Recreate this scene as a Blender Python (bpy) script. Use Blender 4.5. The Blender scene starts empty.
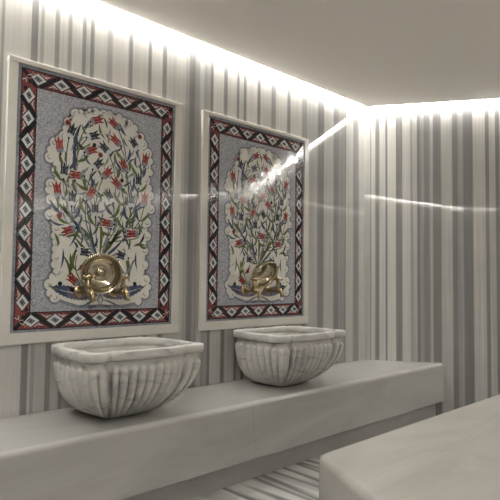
import bpy, bmesh, math, random
from mathutils import Vector, Matrix

C = bpy.context.scene.collection
SC = bpy.context.scene
PI = math.pi

# ------------------------------------------------------------------ camera
cam_data = bpy.data.cameras.new('camera')
cam = bpy.data.objects.new('camera', cam_data)
C.objects.link(cam)
cam_data.sensor_width = 36.0
cam_data.lens = 40.016
cam_data.clip_start = 0.02
r_ = Vector((0.69706437, 0.71691706, 0.0114543))
u_ = Vector((0.02881203, -0.04396924, 0.99861733))
f_ = Vector((-0.71642943, 0.69577054, 0.05130523))
M = Matrix.Identity(4)
for i in range(3):
    M[i][0], M[i][1], M[i][2] = r_[i], u_[i], -f_[i]
M[0][3], M[1][3], M[2][3] = 2.4, 0.0, 0.9744
cam.matrix_world = M
SC.camera = cam

# ------------------------------------------------------------------ world, exposure
w = bpy.data.worlds.new('world')
w.use_nodes = True
w.node_tree.nodes['Background'].inputs[0].default_value = (0.0, 0.0, 0.0, 1)
w.node_tree.nodes['Background'].inputs[1].default_value = 0.0
SC.world = w
SC.view_settings.view_transform = 'Standard'
SC.view_settings.look = 'None'
SC.view_settings.gamma = 1.0
SC.view_settings.use_curve_mapping = False
SC.view_settings.exposure = 0.0
LED_STRENGTH = 87.0
LED_COLOR = (1.0, 0.985, 0.945)

# room plan (corners, clockwise from the near end of the panelled wall)
AL = math.radians(58.0)
V = [(0.0, 0.30), (0.0, 3.531), (3.56, 3.531 + 3.56 / math.tan(AL)), (7.8, 4.10), (7.8, 1.90), (4.70, -1.08)]
NAMES = ['left', 'back', 'far', 'right', 'front', 'near']
H = 2.272            # underside of the dropped ceiling
SLOT = 0.036         # width of the light slot
CAP = 0.10           # height of the slot

# ------------------------------------------------------------------ helpers
def mat(name, color=(.5, .5, .5), rough=.5, metal=0.0, spec=.5):
    m = bpy.data.materials.new(name)
    m.use_nodes = True
    b = m.node_tree.nodes['Principled BSDF']
    b.inputs['Base Color'].default_value = (*color, 1)
    b.inputs['Roughness'].default_value = rough
    b.inputs['Metallic'].default_value = metal
    b.inputs['Specular IOR Level'].default_value = spec
    return m

def nd(m, kind, **kw):
    n = m.node_tree.nodes.new(kind)
    for k, v in kw.items():
        setattr(n, k, v)
    return n

def lk(m, a, b):
    m.node_tree.links.new(a, b)

def ramp(m, stops, interp='LINEAR'):
    n = nd(m, 'ShaderNodeValToRGB')
    e = n.color_ramp
    e.interpolation = interp
    while len(e.elements) < len(stops):
        e.elements.new(0.5)
    for el, (p, c) in zip(e.elements, stops):
        el.position = p
        el.color = (*c, 1) if len(c) == 3 else c
    return n

def obj(name, bm, mats, parent=None, smooth=False):
    me = bpy.data.meshes.new(name)
    bm.normal_update()
    bm.to_mesh(me)
    bm.free()
    for m in (mats if isinstance(mats, (list, tuple)) else [mats]):
        me.materials.append(m)
    if smooth:
        for p in me.polygons:
            p.use_smooth = True
    o = bpy.data.objects.new(name, me)
    C.objects.link(o)
    if parent:
        o.parent = parent
    return o

def thing(name, label, cat, loc=(0, 0, 0), group=None):
    o = bpy.data.objects.new(name, None)
    o.empty_display_size = .1
    C.objects.link(o)
    o.location = loc
    o['label'] = label
    o['category'] = cat
    if group:
        o['group'] = group
    return o

def struct(o):
    o['kind'] = 'structure'
    return o

def dup(root, loc, label, group=None):
    r = root.copy()
    C.objects.link(r)
    r.location = loc
    r['label'] = label
    if group:
        r['group'] = group
    for ch in list(root.children):
        c = ch.copy()
        C.objects.link(c)
        c.parent = r
        for g in list(ch.children):
            d = g.copy()
            C.objects.link(d)
            d.parent = c
    return r

def add_box(bm, a, b, mi=0):
    x0, y0, z0 = a
    x1, y1, z1 = b
    vs = [bm.verts.new(p) for p in ((x0, y0, z0), (x1, y0, z0), (x1, y1, z0), (x0, y1, z0),
                                    (x0, y0, z1), (x1, y0, z1), (x1, y1, z1), (x0, y1, z1))]
    fs = []
    for q in ((0, 3, 2, 1), (4, 5, 6, 7), (0, 1, 5, 4), (1, 2, 6, 5), (2, 3, 7, 6), (3, 0, 4, 7)):
        f = bm.faces.new([vs[i] for i in q])
        f.material_index = mi
        fs.append(f)
    return vs, fs

def add_prism(bm, pts, z0, z1, mi=0):
    """closed prism over a plan polygon given counter-clockwise"""
    lo = [bm.verts.new((x, y, z0)) for x, y in pts]
    hi = [bm.verts.new((x, y, z1)) for x, y in pts]
    n = len(pts)
    fs = [bm.faces.new(lo[::-1]), bm.faces.new(hi)]
    for i in range(n):
        j = (i + 1) % n
        fs.append(bm.faces.new((lo[i], lo[j], hi[j], hi[i])))
    for f in fs:
        f.material_index = mi
    return lo, hi

def bevel_obj(o, width, seg=3, angle=30):
    md = o.modifiers.new('bevel', 'BEVEL')
    md.width = width
    md.segments = seg
    md.limit_method = 'ANGLE'
    md.angle_limit = math.radians(angle)
    md.harden_normals = False
    return o

def add_lathe(bm, prof, mtx=Matrix.Identity(4), n=32, mi=0):
    """revolve (radius, height) pairs about local z; ends with radius 0 are closed with a fan"""
    rings = []
    for r, z in prof:
        if r < 1e-6:
            rings.append([bm.verts.new(mtx @ Vector((0, 0, z)))])
        else:
            rings.append([bm.verts.new(mtx @ Vector((r * math.cos(2 * PI * k / n), r * math.sin(2 * PI * k / n), z))) for k in range(n)])
    for a, b in zip(rings, rings[1:]):
        for k in range(n):
            j = (k + 1) % n
            if len(a) == 1 and len(b) == 1:
                continue
            if len(a) == 1:
                f = bm.faces.new((a[0], b[j], b[k]))
            elif len(b) == 1:
                f = bm.faces.new((a[k], a[j], b[0]))
            else:
                f = bm.faces.new((a[k], a[j], b[j], b[k]))
            f.material_index = mi
            f.smooth = True

def add_tube(bm, pts, rads, n=16, mi=0):
    pts = [Vector(p) for p in pts]
    if not isinstance(rads, (list, tuple)):
        rads = [rads] * len(pts)
    rings = []
    up = Vector((0, 1, 0))
    for i, p in enumerate(pts):
        t = (pts[min(i + 1, len(pts) - 1)] - pts[max(i - 1, 0)]).normalized()
        a = up - t * up.dot(t)
        if a.length < 1e-4:
            a = Vector((1, 0, 0)) - t * t.x
        a.normalize()
        b = t.cross(a)
        rings.append([bm.verts.new(p + (a * math.cos(2 * PI * k / n) + b * math.sin(2 * PI * k / n)) * rads[i]) for k in range(n)])
    for a, b in zip(rings, rings[1:]):
        for k in range(n):
            j = (k + 1) % n
            f = bm.faces.new((a[k], a[j], b[j], b[k]))
            f.smooth = True
            f.material_index = mi
    for rg, rev in ((rings[0], True), (rings[-1], False)):
        f = bm.faces.new(rg[::-1] if rev else rg)
        f.material_index = mi

# ------------------------------------------------------------------ materials
LIGHT = (.60, .575, .535)
DARK = (.155, .15, .145)

def stripe_marble():
    """polished striped marble: the stripe layout is carried by the slab's own 'stripe' attribute"""
    m = mat('striped_marble', rough=.03, spec=.5)
    b = m.node_tree.nodes['Principled BSDF']
    at = nd(m, 'ShaderNodeAttribute', attribute_name='stripe')
    tc = nd(m, 'ShaderNodeTexCoord')
    mp = nd(m, 'ShaderNodeMapping')
    mp.inputs['Scale'].default_value = (1, 1, .02)
    lk(m, tc.outputs['Object'], mp.inputs[0])
    n1 = nd(m, 'ShaderNodeTexNoise')
    n1.inputs['Scale'].default_value = 55
    n1.inputs['Detail'].default_value = 3
    lk(m, mp.outputs[0], n1.inputs['Vector'])
    n2 = nd(m, 'ShaderNodeTexNoise')
    n2.inputs['Scale'].default_value = 7
    n2.inputs['Detail'].default_value = 5
    lk(m, tc.outputs['Object'], n2.inputs['Vector'])
    a1 = nd(m, 'ShaderNodeMath', operation='MULTIPLY_ADD')
    lk(m, n1.outputs[0], a1.inputs[0])
    a1.inputs[1].default_value = .40
    lk(m, at.outputs['Fac'], a1.inputs[2])
    a2 = nd(m, 'ShaderNodeMath', operation='MULTIPLY_ADD')
    lk(m, n2.outputs[0], a2.inputs[0])
    a2.inputs[1].default_value = .14
    lk(m, a1.outputs[0], a2.inputs[2])
    a3 = nd(m, 'ShaderNodeMath', operation='SUBTRACT')
    lk(m, a2.outputs[0], a3.inputs[0])
    a3.inputs[1].default_value = .275
    rp = ramp(m, [(0.0, (.17, .167, .163)), (.3, (.24, .235, .226)), (.6, (.40, .388, .368)), (.85, (.56, .54, .505)), (1.0, (.64, .615, .575))])
    lk(m, a3.outputs[0], rp.inputs[0])
    lk(m, rp.outputs[0], b.inputs['Base Color'])
    return m

def floor_marble():
    m = mat('floor_marble', rough=.18)
    b = m.node_tree.nodes['Principled BSDF']
    tc = nd(m, 'ShaderNodeTexCoord')
    mp = nd(m, 'ShaderNodeMapping')
    mp.inputs['Scale'].default_value = (.06, 1, 1)
    lk(m, tc.outputs['Object'], mp.inputs[0])
    n1 = nd(m, 'ShaderNodeTexNoise')
    n1.inputs['Scale'].default_value = 3.4
    n1.inputs['Detail'].default_value = 2.5
    n1.inputs['Roughness'].default_value = .6
    lk(m, mp.outputs[0], n1.inputs['Vector'])
    rp = ramp(m, [(.30, (.12, .12, .118)), (.40, (.50, .485, .455)), (.455, (.56, .54, .505)), (.49, (.13, .13, .125)), (.53, (.50, .485, .455)), (.585, (.55, .53, .50)), (.62, (.15, .148, .144)), (.68, (.52, .5, .47))])
    lk(m, n1.outputs[0], rp.inputs[0])
    lk(m, rp.outputs[0], b.inputs['Base Color'])
    return m

def white_marble(name, base, vein, scale, rough, stretch=(1, 1, 1), soft=(.30, .58)):
    m = mat(name, rough=rough)
    b = m.node_tree.nodes['Principled BSDF']
    tc = nd(m, 'ShaderNodeTexCoord')
    mp = nd(m, 'ShaderNodeMapping')
    mp.inputs['Scale'].default_value = stretch
    lk(m, tc.outputs['Object'], mp.inputs[0])
    n1 = nd(m, 'ShaderNodeTexNoise')
    n1.inputs['Scale'].default_value = scale
    n1.inputs['Detail'].default_value = 8
    n1.inputs['Roughness'].default_value = .62
    n1.inputs['Distortion'].default_value = .8
    lk(m, mp.outputs[0], n1.inputs['Vector'])
    rp = ramp(m, [(soft[0], vein), (soft[1], base)])
    lk(m, n1.outputs[0], rp.inputs[0])
    lk(m, rp.outputs[0], b.inputs['Base Color'])
    return m

def ceiling_paint():
    m = mat('ceiling_paint', (.91, .87, .81), .55)
    b = m.node_tree.nodes['Principled BSDF']
    n1 = nd(m, 'ShaderNodeTexNoise')
    n1.inputs['Scale'].default_value = 120
    bp = nd(m, 'ShaderNodeBump')
    bp.inputs['Strength'].default_value = .03
    lk(m, n1.outputs[0], bp.inputs['Height'])
    lk(m, bp.outputs[0], b.inputs['Normal'])
    return m

def glaze(name, color, rough=.09, var=.12, scale=60):
    """glazed tile colour with brushy variation"""
    m = mat(name, color, rough)
    b = m.node_tree.nodes['Principled BSDF']
    tc = nd(m, 'ShaderNodeTexCoord')
    n1 = nd(m, 'ShaderNodeTexNoise')
    n1.inputs['Scale'].default_value = scale
    n1.inputs['Detail'].default_value = 3
    lk(m, tc.outputs['Object'], n1.inputs['Vector'])
    lo = tuple(c * (1 - var * 2) for c in color)
    hi = tuple(min(1, c * (1 + var * 2)) for c in color)
    rp = ramp(m, [(.3, lo), (.7, hi)])
    lk(m, n1.outputs[0], rp.inputs[0])
    lk(m, rp.outputs[0], b.inputs['Base Color'])
    n2 = nd(m, 'ShaderNodeTexNoise')
    n2.inputs['Scale'].default_value = 14
    lk(m, tc.outputs['Object'], n2.inputs['Vector'])
    bp = nd(m, 'ShaderNodeBump')
    bp.inputs['Strength'].default_value = .05
    bp.inputs['Distance'].default_value = .02
    lk(m, n2.outputs[0], bp.inputs['Height'])
    lk(m, bp.outputs[0], b.inputs['Normal'])
    return m

def scroll_glaze():
    """grey-blue ground covered in fine painted scrolls"""
    m = glaze('scroll_ground_glaze', (.3, .3, .35))
    b = m.node_tree.nodes['Principled BSDF']
    tc = nd(m, 'ShaderNodeTexCoord')
    ns = nd(m, 'ShaderNodeTexNoise')
    ns.inputs['Scale'].default_value = 40
    lk(m, tc.outputs['Object'], ns.inputs['Vector'])
    vm = nd(m, 'ShaderNodeVectorMath', operation='MULTIPLY_ADD')
    lk(m, ns.outputs[1], vm.inputs[0])
    vm.inputs[1].default_value = (.03, .03, .03)
    lk(m, tc.outputs['Object'], vm.inputs[2])
    vo = nd(m, 'ShaderNodeTexVoronoi', feature='DISTANCE_TO_EDGE')
    vo.inputs['Scale'].default_value = 75
    lk(m, vm.outputs[0], vo.inputs['Vector'])
    rp = ramp(m, [(.02, (.24, .245, .285)), (.12, (.40, .40, .43)), (.3, (.455, .45, .475))])
    lk(m, vo.outputs[0], rp.inputs[0])
    lk(m, rp.outputs[0], b.inputs['Base Color'])
    return m

STRIPE = stripe_marble()
FLOOR = floor_marble()
BENCH = white_marble('bench_marble', (.43, .415, .39), (.345, .333, .315), 2.2, .16, (1, .5, 2.2))
PLAT = white_marble('platform_marble', (.46, .435, .40), (.37, .35, .325), 1.8, .22, (2.2, .5, 1))
BASIN = white_marble('basin_marble', (.56, .54, .505), (.36, .35, .335), 6.5, .3, (1, 1, 2.2), (.36, .50))
FRAME = white_marble('frame_marble', (.64, .61, .555), (.55, .53, .49), 3, .2)
CEIL = ceiling_paint()
TRIM = mat('slot_edge_paint', (.84, .77, .68), .5)
BRASS = mat('brass', (.50, .44, .33), .16, 1.0)
BRASSD = mat('aged_brass', (.31, .24, .135), .26, 1.0)
for _m in (BRASS, BRASSD):
    _b = _m.node_tree.nodes['Principled BSDF']
    _n = nd(_m, 'ShaderNodeTexNoise')
    _n.inputs['Scale'].default_value = 35
    _r = ramp(_m, [(.3, (_b.inputs['Roughness'].default_value * .7,) * 3), (.7, (_b.inputs['Roughness'].default_value * 1.5,) * 3)])
    lk(_m, _n.outputs[0], _r.inputs[0])
    lk(_m, _r.outputs[0], _b.inputs['Roughness'])
LED = bpy.data.materials.new('light_strip')
LED.use_nodes = True
_nt = LED.node_tree
_nt.nodes.remove(_nt.nodes['Principled BSDF'])
_e = _nt.nodes.new('ShaderNodeEmission')
_e.inputs[0].default_value = (*LED_COLOR, 1)
_e.inputs[1].default_value = LED_STRENGTH
_nt.links.new(_e.outputs[0], _nt.nodes['Material Output'].inputs[0])

# ------------------------------------------------------------------ room shell
def wall_frame(i):
    a = Vector((*V[i], 0))
    b = Vector((*V[(i + 1) % 6], 0))
    d = (b - a).normalized()
    n_in = Vector((d.y, -d.x, 0))       # clockwise plan: the room lies on the right of the walk
    return a, b, d, n_in

LEFT_STRIPES = [  # start, end (metres along the wall), lightness
    (.0, .12, .8), (.13, .16, .3), (.17, .3, .8), (.31, .35, .25), (.36, .5, .7), (.51, .53, .3), (.54, .7, .8), (.71, .75, .35), (.76, .84, .75),
    (.85, .853, .35), (.86, .97, .85), (.975, 1.0, .25), (1.003, 1.012, .75), (1.014, 1.028, .5), (1.032, 1.078, .8), (1.082, 1.1, .38),
    (1.105, 1.14, .75), (1.146, 1.158, .4), (1.165, 1.212, .8), (1.216, 1.23, .28), (1.235, 1.254, .7), (1.258, 1.272, .2), (1.28, 1.34, .8),
    (1.35, 1.37, .55), (1.38, 1.46, .85), (1.472, 1.486, .28), (1.492, 1.58, .78), (1.586, 1.6, .3), (1.608, 1.668, .85), (1.675, 1.694, .25),
    (1.702, 1.822, .72), (1.83, 1.848, .55), (1.856, 1.89, .18), (1.896, 1.922, .42), (1.928, 1.955, .7), (1.962, 2.0, .5), (2.008, 2.02, .22),
    (2.028, 2.1, .82), (2.11, 2.13, .28), (2.138, 2.205, .78), (2.212, 2.224, .25), (2.23, 2.262, .7), (2.266, 2.284, .28), (2.29, 2.375, .85),
    (2.385, 2.402, .2), (2.41, 2.5, .72), (2.51, 2.54, .38), (2.55, 2.65, .82), (2.66, 2.68, .28), (2.69, 2.8, .76), (2.81, 2.85, .4),
    (2.86, 2.962, .62), (2.984, 3.034, .22), (3.046, 3.146, .66), (3.154, 3.204, .24), (3.212, 3.283, .4), (3.286, 3.292, .15), (3.3, 3.38, .68),
    (3.394, 3.45, .32), (3.463, 3.54, .72)]
BACK_STRIPES = [
    (0, .042, .76), (.044, .049, .4), (.052, .079, .82), (.083, .108, .28), (.113, .152, .85), (.158, .167, .22), (.172, .229, .92), (.233, .274, .26),
    (.279, .331, .82), (.336, .352, .48), (.358, .38, .66), (.387, .402, .18), (.406, .429, .42), (.434, .471, .28), (.476, .492, .6), (.499, .547, .2),
    (.556, .624, .68), (.636, .662, .18), (.667, .685, .4), (.69, .703, .5), (.71, .766, .16), (.776, .853, .72), (.859, .878, .24), (.883, .92, .66),
    (.928, .95, .22), (.955, 1.05, .8)]

def rand_stripes(t0, t1, seed):
    rng = random.Random(seed)
    out, t = [], t0
    while t < t1:
        wd = rng.choice([.015, .03, .05, .08, .11])
        v = rng.choice([.2, .3, .4, .75, .8, .85, .9]) if wd < .09 else rng.choice([.7, .8, .9])
        out.append((t, t + wd, v))
        t += wd + .008
    return out

def make_wall(i, name, stripes):
    a, b, d, n = wall_frame(i)
    L = (b - a).length
    top = H + CAP
    kn = []
    for s, e, v in stripes:
        if s < L - .002:
            kn.append((s, v))
            kn.append((min(e, L - .0005), v))
    kn[0] = (0, kn[0][1])
    kn.append((L, kn[-1][1]))
    bm = bmesh.new()
    lay = bm.verts.layers.float_color.new('stripe')
    th = .12
    lo, hi = [], []
    for t, v in kn:
        for lst, z in ((lo, 0), (hi, top)):
            q = bm.verts.new((t, 0, z))
            q[lay] = (v, v, v, 1)
            lst.append(q)
    blo = [bm.verts.new((t, th, 0)) for t in (0, L)]
    bhi = [bm.verts.new((t, th, top)) for t in (0, L)]
    for q in blo + bhi:
        q[lay] = (.7, .7, .7, 1)
    for k in range(len(kn) - 1):
        bm.faces.new((lo[k], lo[k + 1], hi[k + 1], hi[k]))
    bm.faces.new((blo[1], blo[0], bhi[0], bhi[1]))
    bm.faces.new([blo[0]] + lo[::-1][::-1][:1] + [hi[0], bhi[0]])
    bm.faces.new((lo[-1], blo[1], bhi[1], hi[-1]))
    bm.faces.new(hi + [bhi[1], bhi[0]])
    bm.faces.new(lo[::-1] + [blo[0], blo[1]])
    o = obj(name, bm, STRIPE)
    # local x along the wall, local -y into the room
    R = Matrix.Identity(4)
    y = -n
    for k in range(3):
        R[k][0], R[k][1], R[k][2], R[k][3] = d[k], y[k], (0, 0, 1)[k], a[k]
    o.matrix_world = R
    return struct(o)

a0 = V[0][1]
make_wall(0, 'wall_left', [(s - a0, e - a0, v) for s, e, v in LEFT_STRIPES if s >= a0] and
          [(max(0, s - a0), e - a0, v) for s, e, v in LEFT_STRIPES if e > a0])
make_wall(1, 'wall_back', BACK_STRIPES + rand_stripes(1.058, 5, 3))
make_wall(2, 'wall_far', rand_stripes(0, 6, 5))
make_wall(3, 'wall_right', rand_stripes(0, 6, 7))
make_wall(4, 'wall_front', rand_stripes(0, 6, 9))
make_wall(5, 'wall_near', rand_stripes(0, 6, 11))

def inset(dist):
    out = []
    for i in range(6):
        p0, _, d0, n0 = wall_frame((i - 1) % 6)
        p1, _, d1, n1 = wall_frame(i)
        a = p0 + n0 * dist
        b = p1 + n1 * dist
        den = d0.x * d1.y - d0.y * d1.x
        t = ((b.x - a.x) * d1.y - (b.y - a.y) * d1.x) / den
        out.append((a.x + d0.x * t, a.y + d0.y * t))
    return out

bm = bmesh.new()
add_prism(bm, inset(-.12)[::-1], -.1, 0)
struct(obj('floor', bm, FLOOR))

bm = bmesh.new()
add_prism(bm, inset(SLOT + .035)[::-1], H, H + CAP - .02)          # dropped panel
add_prism(bm, inset(-.12)[::-1], H + CAP, H + CAP + .1)      # slab over it
add_prism(bm, inset(.35)[::-1], H + CAP - .02, H + CAP)     # hangers between the two
struct(obj('ceiling', bm, CEIL))

# painted edge of the dropped ceiling, slightly chamfered towards the slot
bm = bmesh.new()
oi, ii = inset(SLOT), inset(SLOT + .035)
rows = [[bm.verts.new((*p, z)) for p in ring] for ring, z in ((ii, H), (oi, H + .009), (oi, H + CAP - .02), (ii, H + CAP - .02))]
for a_, b_ in zip(rows, rows[1:] + rows[:1]):
    for i in range(6):
        j = (i + 1) % 6
        bm.faces.new((a_[i], a_[j], b_[j], b_[i]))
bmesh.ops.recalc_face_normals(bm, faces=bm.faces)
struct(obj('trim_1', bm, TRIM))

# light strips hidden in the ceiling slot, one per wall
LEDLAB = ['slim white light strip in the ceiling slot above the two tiled panels',
          'slim white light strip in the ceiling slot above the bare wall at the bench end',
          'slim white light strip in the ceiling slot of the far striped wall',
          'slim white light strip in the ceiling slot of the right striped wall',
          'slim white light strip in the ceiling slot of the wall behind the platform',
          'slim white light strip in the ceiling slot at the near end of the bench']
for i in range(6):
    a, b, d, n = wall_frame(i)
    L = (b - a).length
    bm = bmesh.new()
    add_box(bm, (.07, -SLOT + .003, H + .010), (L - .07, -.003, H + .022))
    o = obj('light_strip', bm, LED)
    R = Matrix.Identity(4)
    y = -n
    for k in range(3):
        R[k][0], R[k][1], R[k][2], R[k][3] = d[k], y[k], (0, 0, 1)[k], a[k]
    o.matrix_world = R
    o['label'] = LEDLAB[i]
    o['category'] = 'light strip'
    o['group'] = 'light strips in the ceiling slot'

# ------------------------------------------------------------------ bench along the panelled wall
BW, BZ, BH = .477, .3816, .274
bench = thing('marble_bench', 'long white marble bench under the two tiled panels, carrying both basins', 'bench', (0, 0, 0))
def back_y(x):
    return V[1][1] + x / math.tan(AL) - .002
bm = bmesh.new()
yj = 1.905
x0 = .002
add_prism(bm, [(x0, .33), (BW, .33), (BW, yj - .0005), (x0, yj - .0005)], BZ - BH, BZ)
add_prism(bm, [(x0, yj + .0005), (BW, yj + .0005), (BW, back_y(BW)), (x0, back_y(x0))], BZ - BH, BZ)
o = obj('seat_slab', bm, BENCH, bench)
# rounded front top edge only
bmx = bmesh.new()
bmx.from_mesh(o.data)
es = [e for e in bmx.edges if all(abs(v.co.x - BW) < 1e-4 and abs(v.co.z - BZ) < 1e-4 for v in e.verts)]
bmesh.ops.bevel(bmx, geom=es, offset=.022, segments=6, profile=.5, affect='EDGES')
es = [e for e in bmx.edges if all(abs(v.co.x - BW) < 1e-4 and abs(v.co.z - BZ + BH) < 1e-4 for v in e.verts)]
bmesh.ops.bevel(bmx, geom=es, offset=.004, segments=2, profile=.5, affect='EDGES')
bmx.to_mesh(o.data)
bmx.free()
bm = bmesh.new()
PX = .43
add_prism(bm, [(x0, .33), (PX, .33), (PX, yj - .0308), (x0, yj - .0308)], 0, BZ - BH)
add_prism(bm, [(x0, yj - .0292), (PX, yj - .0292), (PX, back_y(PX)), (x0, back_y(x0))], 0, BZ - BH)
obj('plinth', bm, BENCH, bench)

# ------------------------------------------------------------------ six-sided platform
plat = thing('marble_platform', 'low six-sided white marble platform with rounded edges in the near right corner', 'platform', (3.003, 2.56, .010))
def hexa(s):
    return [(s * math.cos(PI / 6 + k * PI / 3), s * math.sin(PI / 6 + k * PI / 3)) for k in range(6)]
PZ = .374
def rounded_hex(s, r, n=6):
    out = []
    for k in range(6):
        c = Vector((math.cos(PI / 6 + k * PI / 3), math.sin(PI / 6 + k * PI / 3)))
        ctr = c * (s - r / math.cos(PI / 6))
        for q in range(n + 1):
            a = PI / 6 + k * PI / 3 - PI / 6 + (PI / 3) * q / n
            out.append((ctr.x + r * math.cos(a), ctr.y + r * math.sin(a)))
    return out
bm = bmesh.new()
add_prism(bm, rounded_hex(2.1, .05), PZ - .25, PZ)
o = obj('top_slab', bm, PLAT, plat)
bmx = bmesh.new()
bmx.from_mesh(o.data)
es = [e for e in bmx.edges if all(abs(v.co.z - PZ) < 1e-4 for v in e.verts)]
bmesh.ops.bevel(bmx, geom=es, offset=.026, segments=6, profile=.5, affect='EDGES')
for f in bmx.faces:
    f.smooth = abs(f.normal.z) < .99
bmx.to_mesh(o.data)
bmx.free()
bm = bmesh.new()
add_prism(bm, rounded_hex(2.03, .05), -.010, PZ - .25)
obj('plinth', bm, PLAT, plat)

# ------------------------------------------------------------------ tiled floral panels
G = {}
for nm, col in dict(white=(.68, .66, .60), ground=None, red=(.25, .04, .035), pink=(.42, .22, .19), dark=(.03, .033, .045), black=(.016, .016, .02),
                    green=(.10, .125, .045), blue=(.055, .075, .13), slate=(.23, .24, .27), pale=(.58, .59, .585), halo=(.215, .225, .26), purple=(.16, .14, .19),
                    redb=(.20, .05, .047), joint=(.46, .45, .45), teal=(.16, .24, .27)).items():
    G[nm] = scroll_glaze() if col is None else glaze('glaze_' + nm, col, var=.03 if nm in ('white', 'pale') else .12)
GK = list(G)
GM = [G[k] for k in GK]
GI = {k: i for i, k in enumerate(GK)}
X0 = .012          # face of the tiles
STEP = .00025

def poly(bm, pts, layer, col):
    """a painted shape on the tile face; pts in (u, v)"""
    ar = sum(p[0] * q[1] - q[0] * p[1] for p, q in zip(pts, pts[1:] + pts[:1]))
    if ar < 0:
        pts = pts[::-1]
    vs = [bm.verts.new((X0 + STEP * layer, p[0], p[1])) for p in pts]
    f = bm.faces.new(vs)
    f.material_index = GI[col]
    return f

def disc(bm, c, r, layer, col, n=14, sx=1):
    poly(bm, [(c[0] + r * sx * math.cos(2 * PI * k / n), c[1] + r * math.sin(2 * PI * k / n)) for k in range(n)], layer, col)

def stroke(bm, pts, wid, layer, col, taper=False):
    n = len(pts)
    L, R = [], []
    for i, p in enumerate(pts):
        a = pts[max(0, i - 1)]
        b = pts[min(n - 1, i + 1)]
        dx, dy = b[0] - a[0], b[1] - a[1]
        l = math.hypot(dx, dy) or 1
        k = wid / 2
        if taper:
            k *= max(.15, math.sin(PI * (i + .25) / (n - .5)))
        L.append((p[0] - dy / l * k, p[1] + dx / l * k))
        R.append((p[0] + dy / l * k, p[1] - dx / l * k))
    for i in range(n - 1):
        poly(bm, [L[i], L[i + 1], R[i + 1], R[i]], layer, col)

def bez(p0, p1, p2, n=10):
    return [((1 - t) ** 2 * p0[0] + 2 * t * (1 - t) * p1[0] + t * t * p2[0], (1 - t) ** 2 * p0[1] + 2 * t * (1 - t) * p1[1] + t * t * p2[1]) for t in [k / n for k in range(n + 1)]]

def place(pts, c, ang, s=1.0):
    ca, sa = math.cos(ang), math.sin(ang)
    return [(c[0] + s * (x * ca - y * sa), c[1] + s * (x * sa + y * ca)) for x, y in pts]

def leaf(bm, p, ang, ln, wd, bend, layer, col):
    """curved lens-shaped leaf from p"""
    ca, sa = math.cos(ang), math.sin(ang)
    tip = (p[0] + ca * ln, p[1] + sa * ln)
    mid = (p[0] + ca * ln * .5 - sa * bend, p[1] + sa * ln * .5 + ca * bend)
    stroke(bm, bez(p, mid, tip, 9), wd, layer, col, True)

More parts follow.
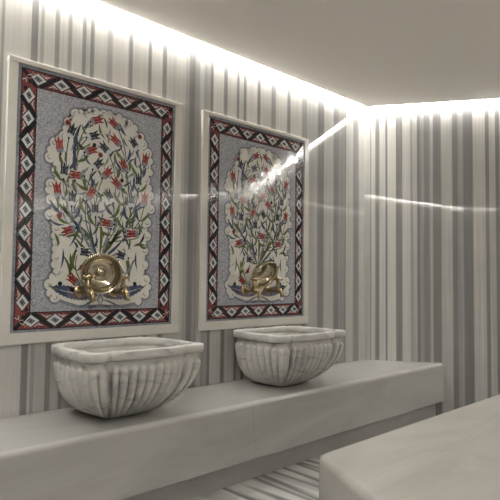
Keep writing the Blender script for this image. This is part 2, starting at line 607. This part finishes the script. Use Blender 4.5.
OU, OV = .416, .582        # outer half size of the tiled area
IU, IV = .331, .492        # inner field
def border_mesh():
    bm = bmesh.new()
    for a, b in (((0.002, -OU, IV), (X0, OU, OV)), ((0.002, -OU, -OV), (X0, OU, -IV)), ((0.002, -OU, -IV), (X0, -IU, IV)), ((0.002, IU, -IV), (X0, OU, IV))):
        add_box(bm, a, b, GI['redb'])
    def ring(u0, v0, u1, v1, layer, col):     # rectangular ring, outer half size u0,v0, inner u1,v1
        poly(bm, [(-u0, v0), (u0, v0), (u0, v1), (-u0, v1)], layer, col)
        poly(bm, [(-u0, -v0), (u0, -v0), (u0, -v1), (-u0, -v1)], layer, col)
        poly(bm, [(-u0, v1), (-u1, v1), (-u1, -v1), (-u0, -v1)], layer, col)
        poly(bm, [(u0, v1), (u1, v1), (u1, -v1), (u0, -v1)], layer, col)
    ring(OU, OV, OU - .014, OV - .014, 1, 'slate')
    ring(OU - .014, OV - .014, OU - .019, OV - .019, 1, 'black')
    ring(IU + .005, IV + .005, IU, IV, 5, 'black')
    bw = OU - .019 - IU - .005
    hb = bw / 2
    def run(n, c, org, ax, flip):
        """diamonds along an edge; org is the middle of the edge, ax 0 along u, 1 along v"""
        def P(s, t):
            return (org[0] + s, org[1] + t) if ax == 0 else (org[0] + t, org[1] + s)
        for i in range(n):
            s = (i - (n - 1) / 2) * c
            sg = 1 if (i + flip) % 2 else -1
            hw, hh = .35 * c, hb * .94
            # zigzag band after this diamond
            if i < n - 1:
                a, b = P(s + .06 * c, sg * hb), P(s + .94 * c, -sg * hb)
                stroke(bm, [a, b], .024, 2, 'black')
                m = s + c / 2
                # black buds and pale curls in the red triangles either side of the band
                for q in (1, -1):
                    cx, ct = m + q * .16 * c, sg * q * hb * .55
                    for w_ in (-1, 1):
                        poly(bm, [P(cx + w_ * .06 * c, sg * q * hb * .95), P(cx + w_ * .24 * c, sg * q * hb * .96), P(cx + w_ * .16 * c, sg * q * hb * .62)], 2, 'black')
                    poly(bm, [P(cx - .10 * c, ct), P(cx, ct + hb * .28), P(cx + .10 * c, ct), P(cx, ct - hb * .28)], 3, 'pink')
                    stroke(bm, [P(cx - .2 * c, ct + sg * q * hb * .3), P(cx - .02 * c, ct - sg * q * hb * .12), P(cx + .17 * c, ct + sg * q * hb * .22)], .004, 4, 'pale')
            poly(bm, [P(s - hw - .008, 0), P(s, hh), P(s + hw + .008, 0), P(s, -hh)], 3, 'black')
            poly(bm, [P(s - hw, 0), P(s, hh * .93), P(s + hw, 0), P(s, -hh * .93)], 4, 'pale')
            poly(bm, [P(s - hw * .50, 0), P(s - hw * .1, hh * .46), P(s + hw * .50, 0), P(s + hw * .1, -hh * .46)], 5, 'dark')
            poly(bm, [P(s - hw * .34, 0), P(s, hh * .32), P(s + hw * .34, 0), P(s, -hh * .32)], 6, 'slate')
            poly(bm, place([(-.5, 0), (0, .3), (.5, 0), (0, -.3)], P(s, 0), math.radians(52), hh * .62), 7, 'dark')
            for q in (1, -1):
                poly(bm, [P(s + q * hw * .45, sg * hh * .62), P(s + q * hw * 1.15, sg * hh * .30), P(s + q * hw * 1.0, sg * hh * .98)], 5, 'black')
    cu, cv = (OU - .019 + IU + .005) / 2, (OV - .019 + IV + .005) / 2
    run(7, .1095, (0, cv), 0, 0)
    run(7, .1095, (0, -cv), 0, 1)
    run(10, .1, (-cu, 0), 1, 1)
    run(10, .1, (cu, 0), 1, 0)
    for a in (1, -1):
        for b in (1, -1):
            stroke(bm, [(a * (OU - .02), b * (OV - .02)), (a * (IU + .004), b * (IV + .004))], .018, 8, 'black')
            poly(bm, [(a * (OU - .022), b * (OV - .035)), (a * (OU - .022), b * (OV - .075)), (a * (OU - .05), b * (OV - .06))], 8, 'redb')
            for k in (0, 1):
                c_ = (OU - .038, OV - .062) if k == 0 else (OU - .062, OV - .038)
                for q_ in (-1, 1):
                    d_ = (q_ * .010, -q_ * .010)
                    stroke(bm, [(a * (c_[0] + d_[0] - .008), b * (c_[1] + d_[1] - .004)), (a * (c_[0] + d_[0] * .2 + .002), b * (c_[1] + d_[1] * .2 + .004)), (a * (c_[0] + d_[0] + .010), b * (c_[1] + d_[1] + .004))], .0045, 9, 'pale' if q_ > 0 else 'pink')
            poly(bm, [(a * (OU - .035), b * (OV - .022)), (a * (OU - .075), b * (OV - .022)), (a * (OU - .06), b * (OV - .05))], 8, 'redb')
    return bm

SH = -.012
RED = [(-.029, .408, 24), (.063, .409, 141), (.074, .329, 143), (-.211, .255, 99), (-.055, .259, 25), (.123, .213, 120), (.246, .259, 79), (-.125, .131, 180),
       (.032, .162, 48), (.087, .118, 138), (-.215, .054, 99), (-.052, .052, 60), (.246, .057, 86), (-.155, -.126, -160), (.038, -.078, 173), (.181, -.121, -177), (-.125, -.353, 141)]
DRK = [(-.155, .332, 70), (-.045, .329, 22), (.179, .332, 127), (.017, .28, 138), (-.019, .197, 47), (-.185, .142, 86), (.209, .146, 90), (.047, .052, 126),
       (-.143, .022, 86), (.171, .046, 90), (-.079, -.222, -4), (.123, -.232, 163), (-.026, -.017, 94)]
RDOT = [(-.175, .368), (.21, .372), (-.202, -.063), (-.086, -.293), (-.006, .244)]
KDOT = [(-.19, -.369), (.199, -.37), (.114, .137), (-.039, .286)]
OUT = [(-.174, -.463), (-.221, -.444), (-.245, -.426), (-.25, -.386), (-.233, -.351), (-.211, -.329), (-.226, -.294), (-.218, -.258), (-.224, -.223), (-.215, -.191),
       (-.23, -.161), (-.222, -.125), (-.237, -.094), (-.256, -.065), (-.234, -.036), (-.253, .006), (-.264, .05), (-.256, .077), (-.22, .104), (-.23, .143), (-.231, .17),
       (-.264, .201), (-.261, .237), (-.243, .272), (-.221, .294), (-.198, .312), (-.189, .35), (-.176, .381), (-.157, .399), (-.143, .429), (-.114, .44), (-.084, .433),
       (-.064, .456), (-.038, .457), (-.012, .439), (.009, .458), (.041, .465), (.063, .445), (.096, .462), (.125, .443), (.12, .412), (.153, .439), (.188, .426),
       (.189, .385), (.23, .388), (.243, .349), (.226, .321), (.274, .308), (.288, .269), (.27, .235), (.289, .207), (.266, .163), (.285, .124), (.292, .084),
       (.281, .047), (.3, .013), (.264, -.021), (.277, -.061), (.26, -.097), (.279, -.132), (.256, -.168), (.263, -.209), (.252, -.244), (.265, -.284), (.248, -.32),
       (.279, -.36), (.292, -.4), (.275, -.435), (.234, -.474), (.149, -.488), (-.107, -.483)]

def field_mesh():
    bm = bmesh.new()
    rng = random.Random(4)
    add_box(bm, (.002, -IU, -IV), (X0, IU, IV), GI['ground'])
    sh = lambda L: [(x[0] + SH,) + tuple(x[1:]) for x in L]
    out = sh(OUT)
    n = len(out)
    ctr = (0.0, 0.0)
    # tile joints
    for u in (-.215, 0, .215):
        poly(bm, [(u - .0008, -IV), (u + .0008, -IV), (u + .0008, IV), (u - .0008, IV)], 1, 'joint')
    for v in (-.43, -.215, 0, .215, .43):
        poly(bm, [(-IU, v - .0008), (IU, v - .0008), (IU, v + .0008), (-IU, v + .0008)], 1, 'joint')
    # medallion: blue-grey outline, white ground with curled lobes
    inn = [(p[0] * .955, p[1] * .965) for p in out]
    lobes = [i for i in range(n - 2) if i > 0]
    for i in lobes:
        p = inn[i]
        r = .024 if i % 2 else .018
        disc(bm, p, r + .010, 2, 'halo')
        disc(bm, p, r, 4, 'white')
    stroke(bm, inn + inn[:1], .03, 3, 'halo')
    poly(bm, inn, 5, 'white')
    for i in lobes:
        if i % 2 == 0:
            continue
        p = inn[i]
        a0 = math.atan2(p[1] - ctr[1], p[0] - ctr[0])
        sgn = 1 if p[0] < 0 else -1
        arc = [(p[0] + (.013 - .0008 * k) * math.cos(a0 + sgn * (-.6 + k * .55)), p[1] + (.013 - .0008 * k) * math.sin(a0 + sgn * (-.6 + k * .55))) for k in range(8)]
        stroke(bm, arc, .0045, 7, 'halo', True)
    # stems and leaves
    root = (-.012, -.25)
    cols = ['green', 'blue', 'green', 'green', 'slate', 'blue']
    k = 0
    for (x, y, a) in sh(RED) + sh(DRK):
        ar = math.radians(a)
        b = (x - .022 * math.cos(ar), y - .022 * math.sin(ar))
        d = math.hypot(b[0] - root[0], b[1] - root[1])
        if y < -.2:
            sd = -1 if x < 0 else 1
            end = (sd * .05 + SH, -.40)
            pts = bez(b, (b[0] - .05 * math.cos(ar), b[1] - .09), end, 10)
        else:
            # the stem leaves the flower along its axis and falls into the bouquet
            c = (b[0] - math.cos(ar) * d * .28, b[1] - math.sin(ar) * d * .28 - d * .12)
            tgt = (root[0] + x * .28, root[1] + .04 + abs(x) * .25)
            ln = min(1.0, .24 / max(d, .01))
            pts = bez(b, c, tgt, 14)
            pts = pts[:max(4, int(15 * max(.42, min(1, .2 / d + .25))))]
        col = cols[k % len(cols)]
        stroke(bm, pts, .0052, 6 + (k % 3), col)
        # leaf pair
        q = pts[min(len(pts) - 1, 3)]
        q2 = pts[min(len(pts) - 1, 5)]
        ta = math.atan2(pts[0][1] - q2[1], pts[0][0] - q2[0])
        leaf(bm, q2, ta + .5, .085, .017, .018, 9 + (k % 2), 'green' if k % 2 else 'blue')
        leaf(bm, q2, ta - .55, .075, .015, -.018, 9 + (k % 2), col)
        if k % 2 == 0 and len(pts) > 8:
            q3 = pts[8]
            leaf(bm, q3, ta + .75, .07, .014, .015, 10, 'green')
            leaf(bm, q3, ta - .8, .06, .012, -.015, 10, 'slate')
        k += 1
    # central fan of blades
    for j, (a, ln) in enumerate([(90, .2), (74, .17), (106, .18), (58, .2), (122, .2), (40, .16), (140, .16), (22, .13), (158, .12), (66, .11), (114, .11)]):
        leaf(bm, (root[0] + .01 * math.cos(math.radians(a)), root[1]), math.radians(a), ln, .014, .02 if a > 90 else -.02, 8 + j % 3, ['green', 'slate', 'blue'][j % 3])
    for sd in (-1, 1):
        leaf(bm, (sd * .155, -.36), math.radians(90 + sd * 12), .17, .02, -sd * .02, 8, 'green')
        leaf(bm, (sd * .155, -.36), math.radians(90 - sd * 18), .13, .012, sd * .03, 8, 'green')
        leaf(bm, (sd * .16, -.20), math.radians(90 + sd * 20), .15, .014, sd * .02, 8, 'blue')
        leaf(bm, (sd * .1, -.17), math.radians(90 - sd * 60), .1, .014, sd * .02, 8, 'green')
        leaf(bm, (sd * .045, -.2), math.radians(90 - sd * 35), .12, .016, sd * .02, 8, 'green')
        leaf(bm, (sd * .2, -.3), math.radians(90 + sd * 5), .09, .01, sd * .012, 8, 'blue')
    # fine curled leaves filling the white ground
    heads = [(p[0], p[1]) for p in sh(RED) + sh(DRK)]
    placed = []
    tries = 0
    while len(placed) < 95 and tries < 4000:
        tries += 1
        u, v = rng.uniform(-.235, .235), rng.uniform(-.2, .42)
        if v > .2 and (u / .235) ** 2 + ((v - .2) / .22) ** 2 > .9:
            continue
        if min(math.hypot(u - a, v - b) for a, b in heads) < .036 or (placed and min(math.hypot(u - a, v - b) for a, b in placed) < .026):
            continue
        placed.append((u, v))
        an = math.atan2(v + .3, u) + rng.choice((-.75, -.45, .45, .75))
        leaf(bm, (u - .025 * math.cos(an), v - .025 * math.sin(an)), an, rng.uniform(.05, .075), rng.uniform(.008, .014), rng.choice((-1, 1)) * rng.uniform(.012, .022), 6,
             rng.choice(('green', 'green', 'slate', 'blue', 'dark', 'halo')))
    # tulips
    body = [(-.5, 0), (-.44, .17), (-.22, .26), (.06, .23), (.52, .31), (.26, .12), (.64, .03), (.26, -.10), (.52, -.31), (.06, -.23), (-.22, -.26), (-.44, -.17)]
    big = [(x * 1.14, y * 1.2) for x, y in body]
    for kind, L in (('red', sh(RED)), ('dark', sh(DRK))):
        for (x, y, a) in L:
            ar = math.radians(a)
            s = .070
            poly(bm, place(big, (x, y), ar, s), 12, 'white')
            poly(bm, place(body, (x, y), ar, s), 13, kind)
            for t in (.1, -.1):
                poly(bm, place([(-.3, t - .02), (.16, t * 1.3 - .02), (.16, t * 1.3 + .02), (-.3, t + .02)], (x, y), ar, s), 14, 'pink' if kind == 'red' else 'slate')
            poly(bm, place([(-.52, 0), (-.45, .2), (-.26, .27), (-.2, 0), (-.26, -.27), (-.45, -.2)], (x, y), ar, s), 14, 'slate' if kind == 'red' else 'pale')
            disc(bm, place([(-.55, 0)], (x, y), ar, s)[0], .0055, 15, 'black')
    for x, y in sh(RDOT):
        disc(bm, (x, y), .0125, 15, 'red')
        disc(bm, (x, y), .005, 16, 'dark')
    for x, y in sh(KDOT):
        disc(bm, (x, y), .0105, 15, 'black')
    # pair of long feathered leaves at the foot, with a pale diamond knot
    for sd in (-1, 1):
        tip, end = (sd * .245, -.384), (sd * .012, -.424)
        up, dn = [], []
        N = 26
        for i in range(N + 1):
            t = i / N
            x = tip[0] + (end[0] - tip[0]) * t
            y = tip[1] + (end[1] - tip[1]) * t - .010 * math.sin(PI * t)
            wv = .027 * math.sin(PI * t) ** .7 + (.0055 if i % 2 and 1 < i < N - 1 else 0)
            up.append((x, y + wv))
            dn.append((x, y - wv * .95))
        for i in range(N):
            poly(bm, [up[i], up[i + 1], dn[i + 1], dn[i]], 9, 'blue' if i < 9 else 'purple')
        stroke(bm, [(p[0], (p[1] + q[1]) / 2) for p, q in zip(up, dn)], .004, 10, 'pale', True)
        stroke(bm, bez((sd * .012, -.445), (sd * .05, -.452), (sd * .115, -.484), 8), .007, 11, 'blue', True)
        stroke(bm, bez((sd * .0, -.465), (sd * .04, -.475), (sd * .06, -.487), 6), .005, 11, 'dark', True)
        stroke(bm, bez((sd * .26, -.365), (sd * .235, -.40), (sd * .2, -.395), 8), .007, 11, 'green', True)
    poly(bm, [(-.017, -.446), (0, -.412), (.017, -.446), (0, -.478)], 12, 'halo')
    poly(bm, [(-.011, -.446), (0, -.423), (.011, -.446), (0, -.468)], 13, 'pale')
    return bm

PU, PV = .460, .616
PANEL_Z = 1.299
PY = (1.3132, 2.3669)        # middle of each basin and of its taps
PPY = (1.332, 2.396)          # middle of each panel
p1 = thing('tile_panel', 'floral tulip tile panel in a white marble frame above the nearer left basin', 'tile panel', (0, PPY[0], PANEL_Z), 'framed tulip tile panels')
bm = bmesh.new()
FT = .020
OT, OB = OV + .012, -OV + .012
for a, b in (((.001, -PU, OT), (FT, PU, PV)), ((.001, -PU, -PV), (FT, PU, OB)), ((.001, -PU, OB), (FT, -OU, OT)), ((.001, OU, OB), (FT, PU, OT))):
    add_box(bm, a, b)
bmesh.ops.remove_doubles(bm, verts=bm.verts, dist=1e-5)
bevel_obj(obj('frame', bm, FRAME, p1), .004, 2)
for nm, bmf in (('tile_border', border_mesh), ('tile_field', field_mesh)):
    obj(nm, bmf(), GM, p1).location = (0, 0, .012)
dup(p1, (0, PPY[1], PANEL_Z), 'floral tulip tile panel in a white marble frame above the right basin nearest the corner')

# ------------------------------------------------------------------ carved marble basins
def cubic(p0, p1, p2, p3, n):
    o = []
    for k in range(n):
        t = k / n
        a, b, c, d = (1 - t) ** 3, 3 * t * (1 - t) ** 2, 3 * t * t * (1 - t), t ** 3
        o.append((a * p0[0] + b * p1[0] + c * p2[0] + d * p3[0], a * p0[1] + b * p1[1] + c * p2[1] + d * p3[1]))
    return o

def basin_outline():
    """half plan from the wall to the front; each sample: rim point, foot point, flute phase"""
    half = []
    # back, flat to the wall
    for k in range(12):
        t = k / 12
        half.append(((.05, .15 * t), (.09, .07 * t), None))
    def phase(pts, end):
        L = [0]
        for a, b in zip(pts, pts[1:] + [end]):
            L.append(L[-1] + math.hypot(b[0] - a[0], b[1] - a[1]))
        return [l / L[-1] for l in L[:-1]]
    # side lobe
    side = cubic((.05, .15), (.05, .24), (.10, .277), (.19, .282), 90) + cubic((.19, .282), (.27, .287), (.345, .300), (.397, .283), 94)
    for p, t in zip(side, phase(side, (.397, .283))):
        half.append((p, (.09 + .20 * t, .07 + .020 * t), t * 8))
    # corner lobe
    lobe = cubic((.397, .283), (.435, .327), (.527, .276), (.460, .187), 80)
    for p, t in zip(lobe, phase(lobe, (.460, .187))):
        half.append((p, (.29 + .012 * math.sin(PI * t * .5), .092 - .004 * t), t * 3))
    # front lobe
    fr = cubic((.460, .187), (.487, .166), (.499, .10), (.499, 0), 126)
    for p, t in zip(fr, phase(fr, (.499, 0))):
        half.append((p, (.302 + .006 * t, .088 * (1 - t)), t * 4.5))
    half.append(((.499, 0), (.308, 0), 4.5))
    half = [((p[0], p[1] * .968), q, f) for p, q, f in half]
    full = [(p, q, f) for p, q, f in half]
    for p, q, f in half[-2:0:-1]:
        full.append(((p[0], -p[1]), (q[0], -q[1]), f))
    return full

BO = basin_outline()
BHT = .3015          # height of the whole basin
RB = .035           # height of the rim band
def basin():
    t = thing('marble_basin', 'carved fluted marble basin on the bench below the left tile panel, nearer the camera', 'basin', (0, PY[0] + .001, BZ), 'fluted marble basins on the bench')
    n = len(BO)
    cx = .255
    top = BHT - RB
    zs = [0, .004, .01, .02, .032, .047, .064, .083, .104, .126, .148, .17, .19, .202, .212, .219, .225, .230, .235, .240, .246, .252, .258, top]
    bm = bmesh.new()
    rings = []
    for z in zs:
        h = min(1.0, z / .245)
        s_front, s_side = (1 - (1 - h) ** 2.1) ** .75, (1 - (1 - h) ** 2.4) ** .56
        ring = []
        for i, (p, q, f) in enumerate(BO):
            wv = min(1, max(0, (.43 - p[0]) / .22))
            wv = wv * wv * (3 - 2 * wv)
            s = s_front + (s_side - s_front) * wv
            x = q[0] + (p[0] * .985 + .005 - q[0]) * s
            y = q[1] + (p[1] * .985 - q[1]) * s
            a, b = BO[(i - 1) % n][0], BO[(i + 1) % n][0]
            nx, ny = (b[1] - a[1]), -(b[0] - a[0])
            l = math.hypot(nx, ny)
            nx, ny = nx / l, ny / l
            if nx * (p[0] - cx) + ny * p[1] < 0:
                nx, ny = -nx, -ny
            off = 0
            if f is not None:
                c = abs(math.sin(PI * f)) ** .5
                # domed top of each flute, then a plain recessed neck
                topz = .212 + .020 * c
                fade = 1 / (1 + math.exp((z - topz) / .0028))
                amp = .033 * min(1, .3 + s)
                off = fade * (c - 1) * amp + (1 - fade) * (-.016)
            else:
                off = -.004
            ring.append(bm.verts.new((x + nx * off, y + ny * off, z)))
        rings.append(ring)
    def skin(a, b):
        for k in range(n):
            j = (k + 1) % n
            bm.faces.new((a[k], a[j], b[j], b[k])).smooth = True
    for a, b in zip(rings, rings[1:]):
        skin(a, b)
    bm.faces.new(rings[0][::-1])
    # hollow of the bowl
    prev = rings[-1]
    for s, z in ((.86, top), (.84, top - .03), (.80, .18), (.72, .12), (.58, .07), (.36, .045), (.12, .04)):
        ring = [bm.verts.new((cx + .015 + (p[0] - cx - .015) * s, p[1] * s, z)) for p, q, f in BO]
        skin(prev, ring)
        prev = ring
    bm.faces.new(prev)
    bmesh.ops.recalc_face_normals(bm, faces=bm.faces)
    obj('fluted_body', bm, BASIN, t)
    # rim band
    bm = bmesh.new()
    rr = []
    prof = [(-.012, top - .001), (0, top), (.003, top + .004), (.004, top + .016), (.004, BHT - .004), (.002, BHT - .001), (-.002, BHT)]
    for o_, z in prof:
        ring = []
        for i, (p, q, f) in enumerate(BO):
            a, b = BO[(i - 2) % n][0], BO[(i + 2) % n][0]
            nx, ny = (b[1] - a[1]), -(b[0] - a[0])
            l = math.hypot(nx, ny)
            nx, ny = nx / l, ny / l
            if nx * (p[0] - cx) + ny * p[1] < 0:
                nx, ny = -nx, -ny
            ring.append(bm.verts.new((p[0] + nx * o_, p[1] + ny * o_, z)))
        rr.append(ring)
    for s, z in ((.875, BHT), (.86, BHT - .006), (.85, BHT - .02), (.862, top - .001)):
        rr.append([bm.verts.new((cx + .015 + (p[0] - cx - .015) * s, p[1] * s, z)) for p, q, f in BO])
    for a, b in zip(rr, rr[1:] + rr[:1]):
        skin(a, b)
    bmesh.ops.recalc_face_normals(bm, faces=bm.faces)
    obj('rim', bm, BASIN, t)
    return t
b1 = basin()
dup(b1, (0, PY[1] + .001, BZ), 'carved fluted marble basin on the bench below the right tile panel, nearer the room corner')

# ------------------------------------------------------------------ brass taps and bath bowls
ROTX = Matrix.Rotation(PI / 2, 4, 'Y')      # lathe axis out of the wall
def tap():
    t = thing('brass_tap', 'left brass tap on the left tile panel, beside the round brass bowl', 'tap', (X0 + .004, PY[0] - .088, .905), 'brass taps on the tile panels')
    bm = bmesh.new()
    add_lathe(bm, [(0, 0), (.030, 0), (.030, .004), (.026, .009), (.017, .013), (0, .013)], ROTX)
    obj('wall_flange', bm, BRASSD, t)
    bm = bmesh.new()
    add_lathe(bm, [(0, .008), (.0125, .008), (.0125, .03), (.0155, .034), (.0155, .04), (.012, .045), (.012, .072), (.018, .078), (.0185, .1), (.016, .106), (0, .108)], ROTX)
    # upright with its collars, under the handle
    add_lathe(bm, [(0, -.004), (.0125, 0), (.0125, .02), (.016, .024), (.016, .031), (.0105, .036), (.0085, .058), (0, .06)], Matrix.Translation((.089, 0, 0)))
    obj('tap_body', bm, BRASSD, t)
    bm = bmesh.new()
    pts = [(.095, 0, 0)] + [(.098 + .026 * math.sin(a), 0, -.026 + .026 * math.cos(a)) for a in [k * PI / 2 / 8 for k in range(9)]] + [(.124, 0, -.040)]
    add_tube(bm, pts, [.0115] * 9 + [.0115, .013], 16)
    obj('spout', bm, BRASSD, t)
    bm = bmesh.new()
    Tz = Matrix.Translation((.089, 0, .057))
    add_lathe(bm, [(0, 0), (.012, .001), (.0135, .008), (.012, .016), (.008, .02), (0, .022)], Tz)
    for k in range(4):
        a = PI / 4 + k * PI / 2
        e = (.089 + .022 * math.cos(a), .022 * math.sin(a), .067)
        add_tube(bm, [(.089, 0, .066), (.089 + .014 * math.cos(a), .014 * math.sin(a), .066), e], [.0055, .0048, .006], 10)
        add_lathe(bm, [(0, -.0085), (.006, -.006), (.0085, 0), (.006, .006), (0, .0085)], Matrix.Translation(e), 12)
    obj('cross_handle', bm, BRASSD, t)
    return t
tp = tap()
TX, TZ = X0 + .004, .905
dup(tp, (TX, PY[0] + .087, TZ), 'right brass tap on the left tile panel, beside the round brass bowl')
dup(tp, (TX, PY[1] - .092, TZ), 'left brass tap on the right tile panel, beside the round brass bowl')
dup(tp, (TX, PY[1] + .101, TZ), 'right brass tap on the right tile panel, beside the round brass bowl')

def bath_bowl():
    tilt = 0
    t = thing('brass_bowl', 'round brass bath bowl held between the two taps on the left tile panel', 'bowl', (.097, PY[0] - .022, .989), 'round brass bath bowls')
    Mx = Matrix.Rotation(PI / 2 + tilt, 4, 'Y')
    # open side faces the room; a ringed outside and a raised boss in the middle
    bm = bmesh.new()
    prof = [(0, -.066), (.036, -.066), (.042, -.064), (.048, -.058), (.058, -.055), (.066, -.046), (.074, -.042), (.081, -.030), (.085, -.026), (.089, -.012), (.0905, -.001)]
    inner = [(.0855, -.010), (.080, -.025), (.071, -.038), (.058, -.049), (.045, -.055), (.026, -.057), (.022, -.055), (.015, -.050), (.007, -.047), (0, -.046)]
    add_lathe(bm, prof + [(.0905, 0.0)] + [(.0850, 0.0)] + inner, Mx, 64)
    bmesh.ops.recalc_face_normals(bm, faces=bm.faces)
    obj('bowl_body', bm, BRASS, t)
    bm = bmesh.new()
    ring = [(.0905 + .0035 * math.cos(a), .0005 + .003 * math.sin(a)) for a in [2 * PI * k / 10 for k in range(11)]]
    add_lathe(bm, ring, Mx, 64)
    obj('rolled_rim', bm, BRASS, t)
    return t
bb = bath_bowl()
bb.rotation_euler = (0, math.radians(6), math.radians(-24))
b2 = dup(bb, (.092, PY[1] + .006, .995), 'round brass bath bowl held between the two taps on the right tile panel')
b2.rotation_euler = (0, math.radians(32), 0)
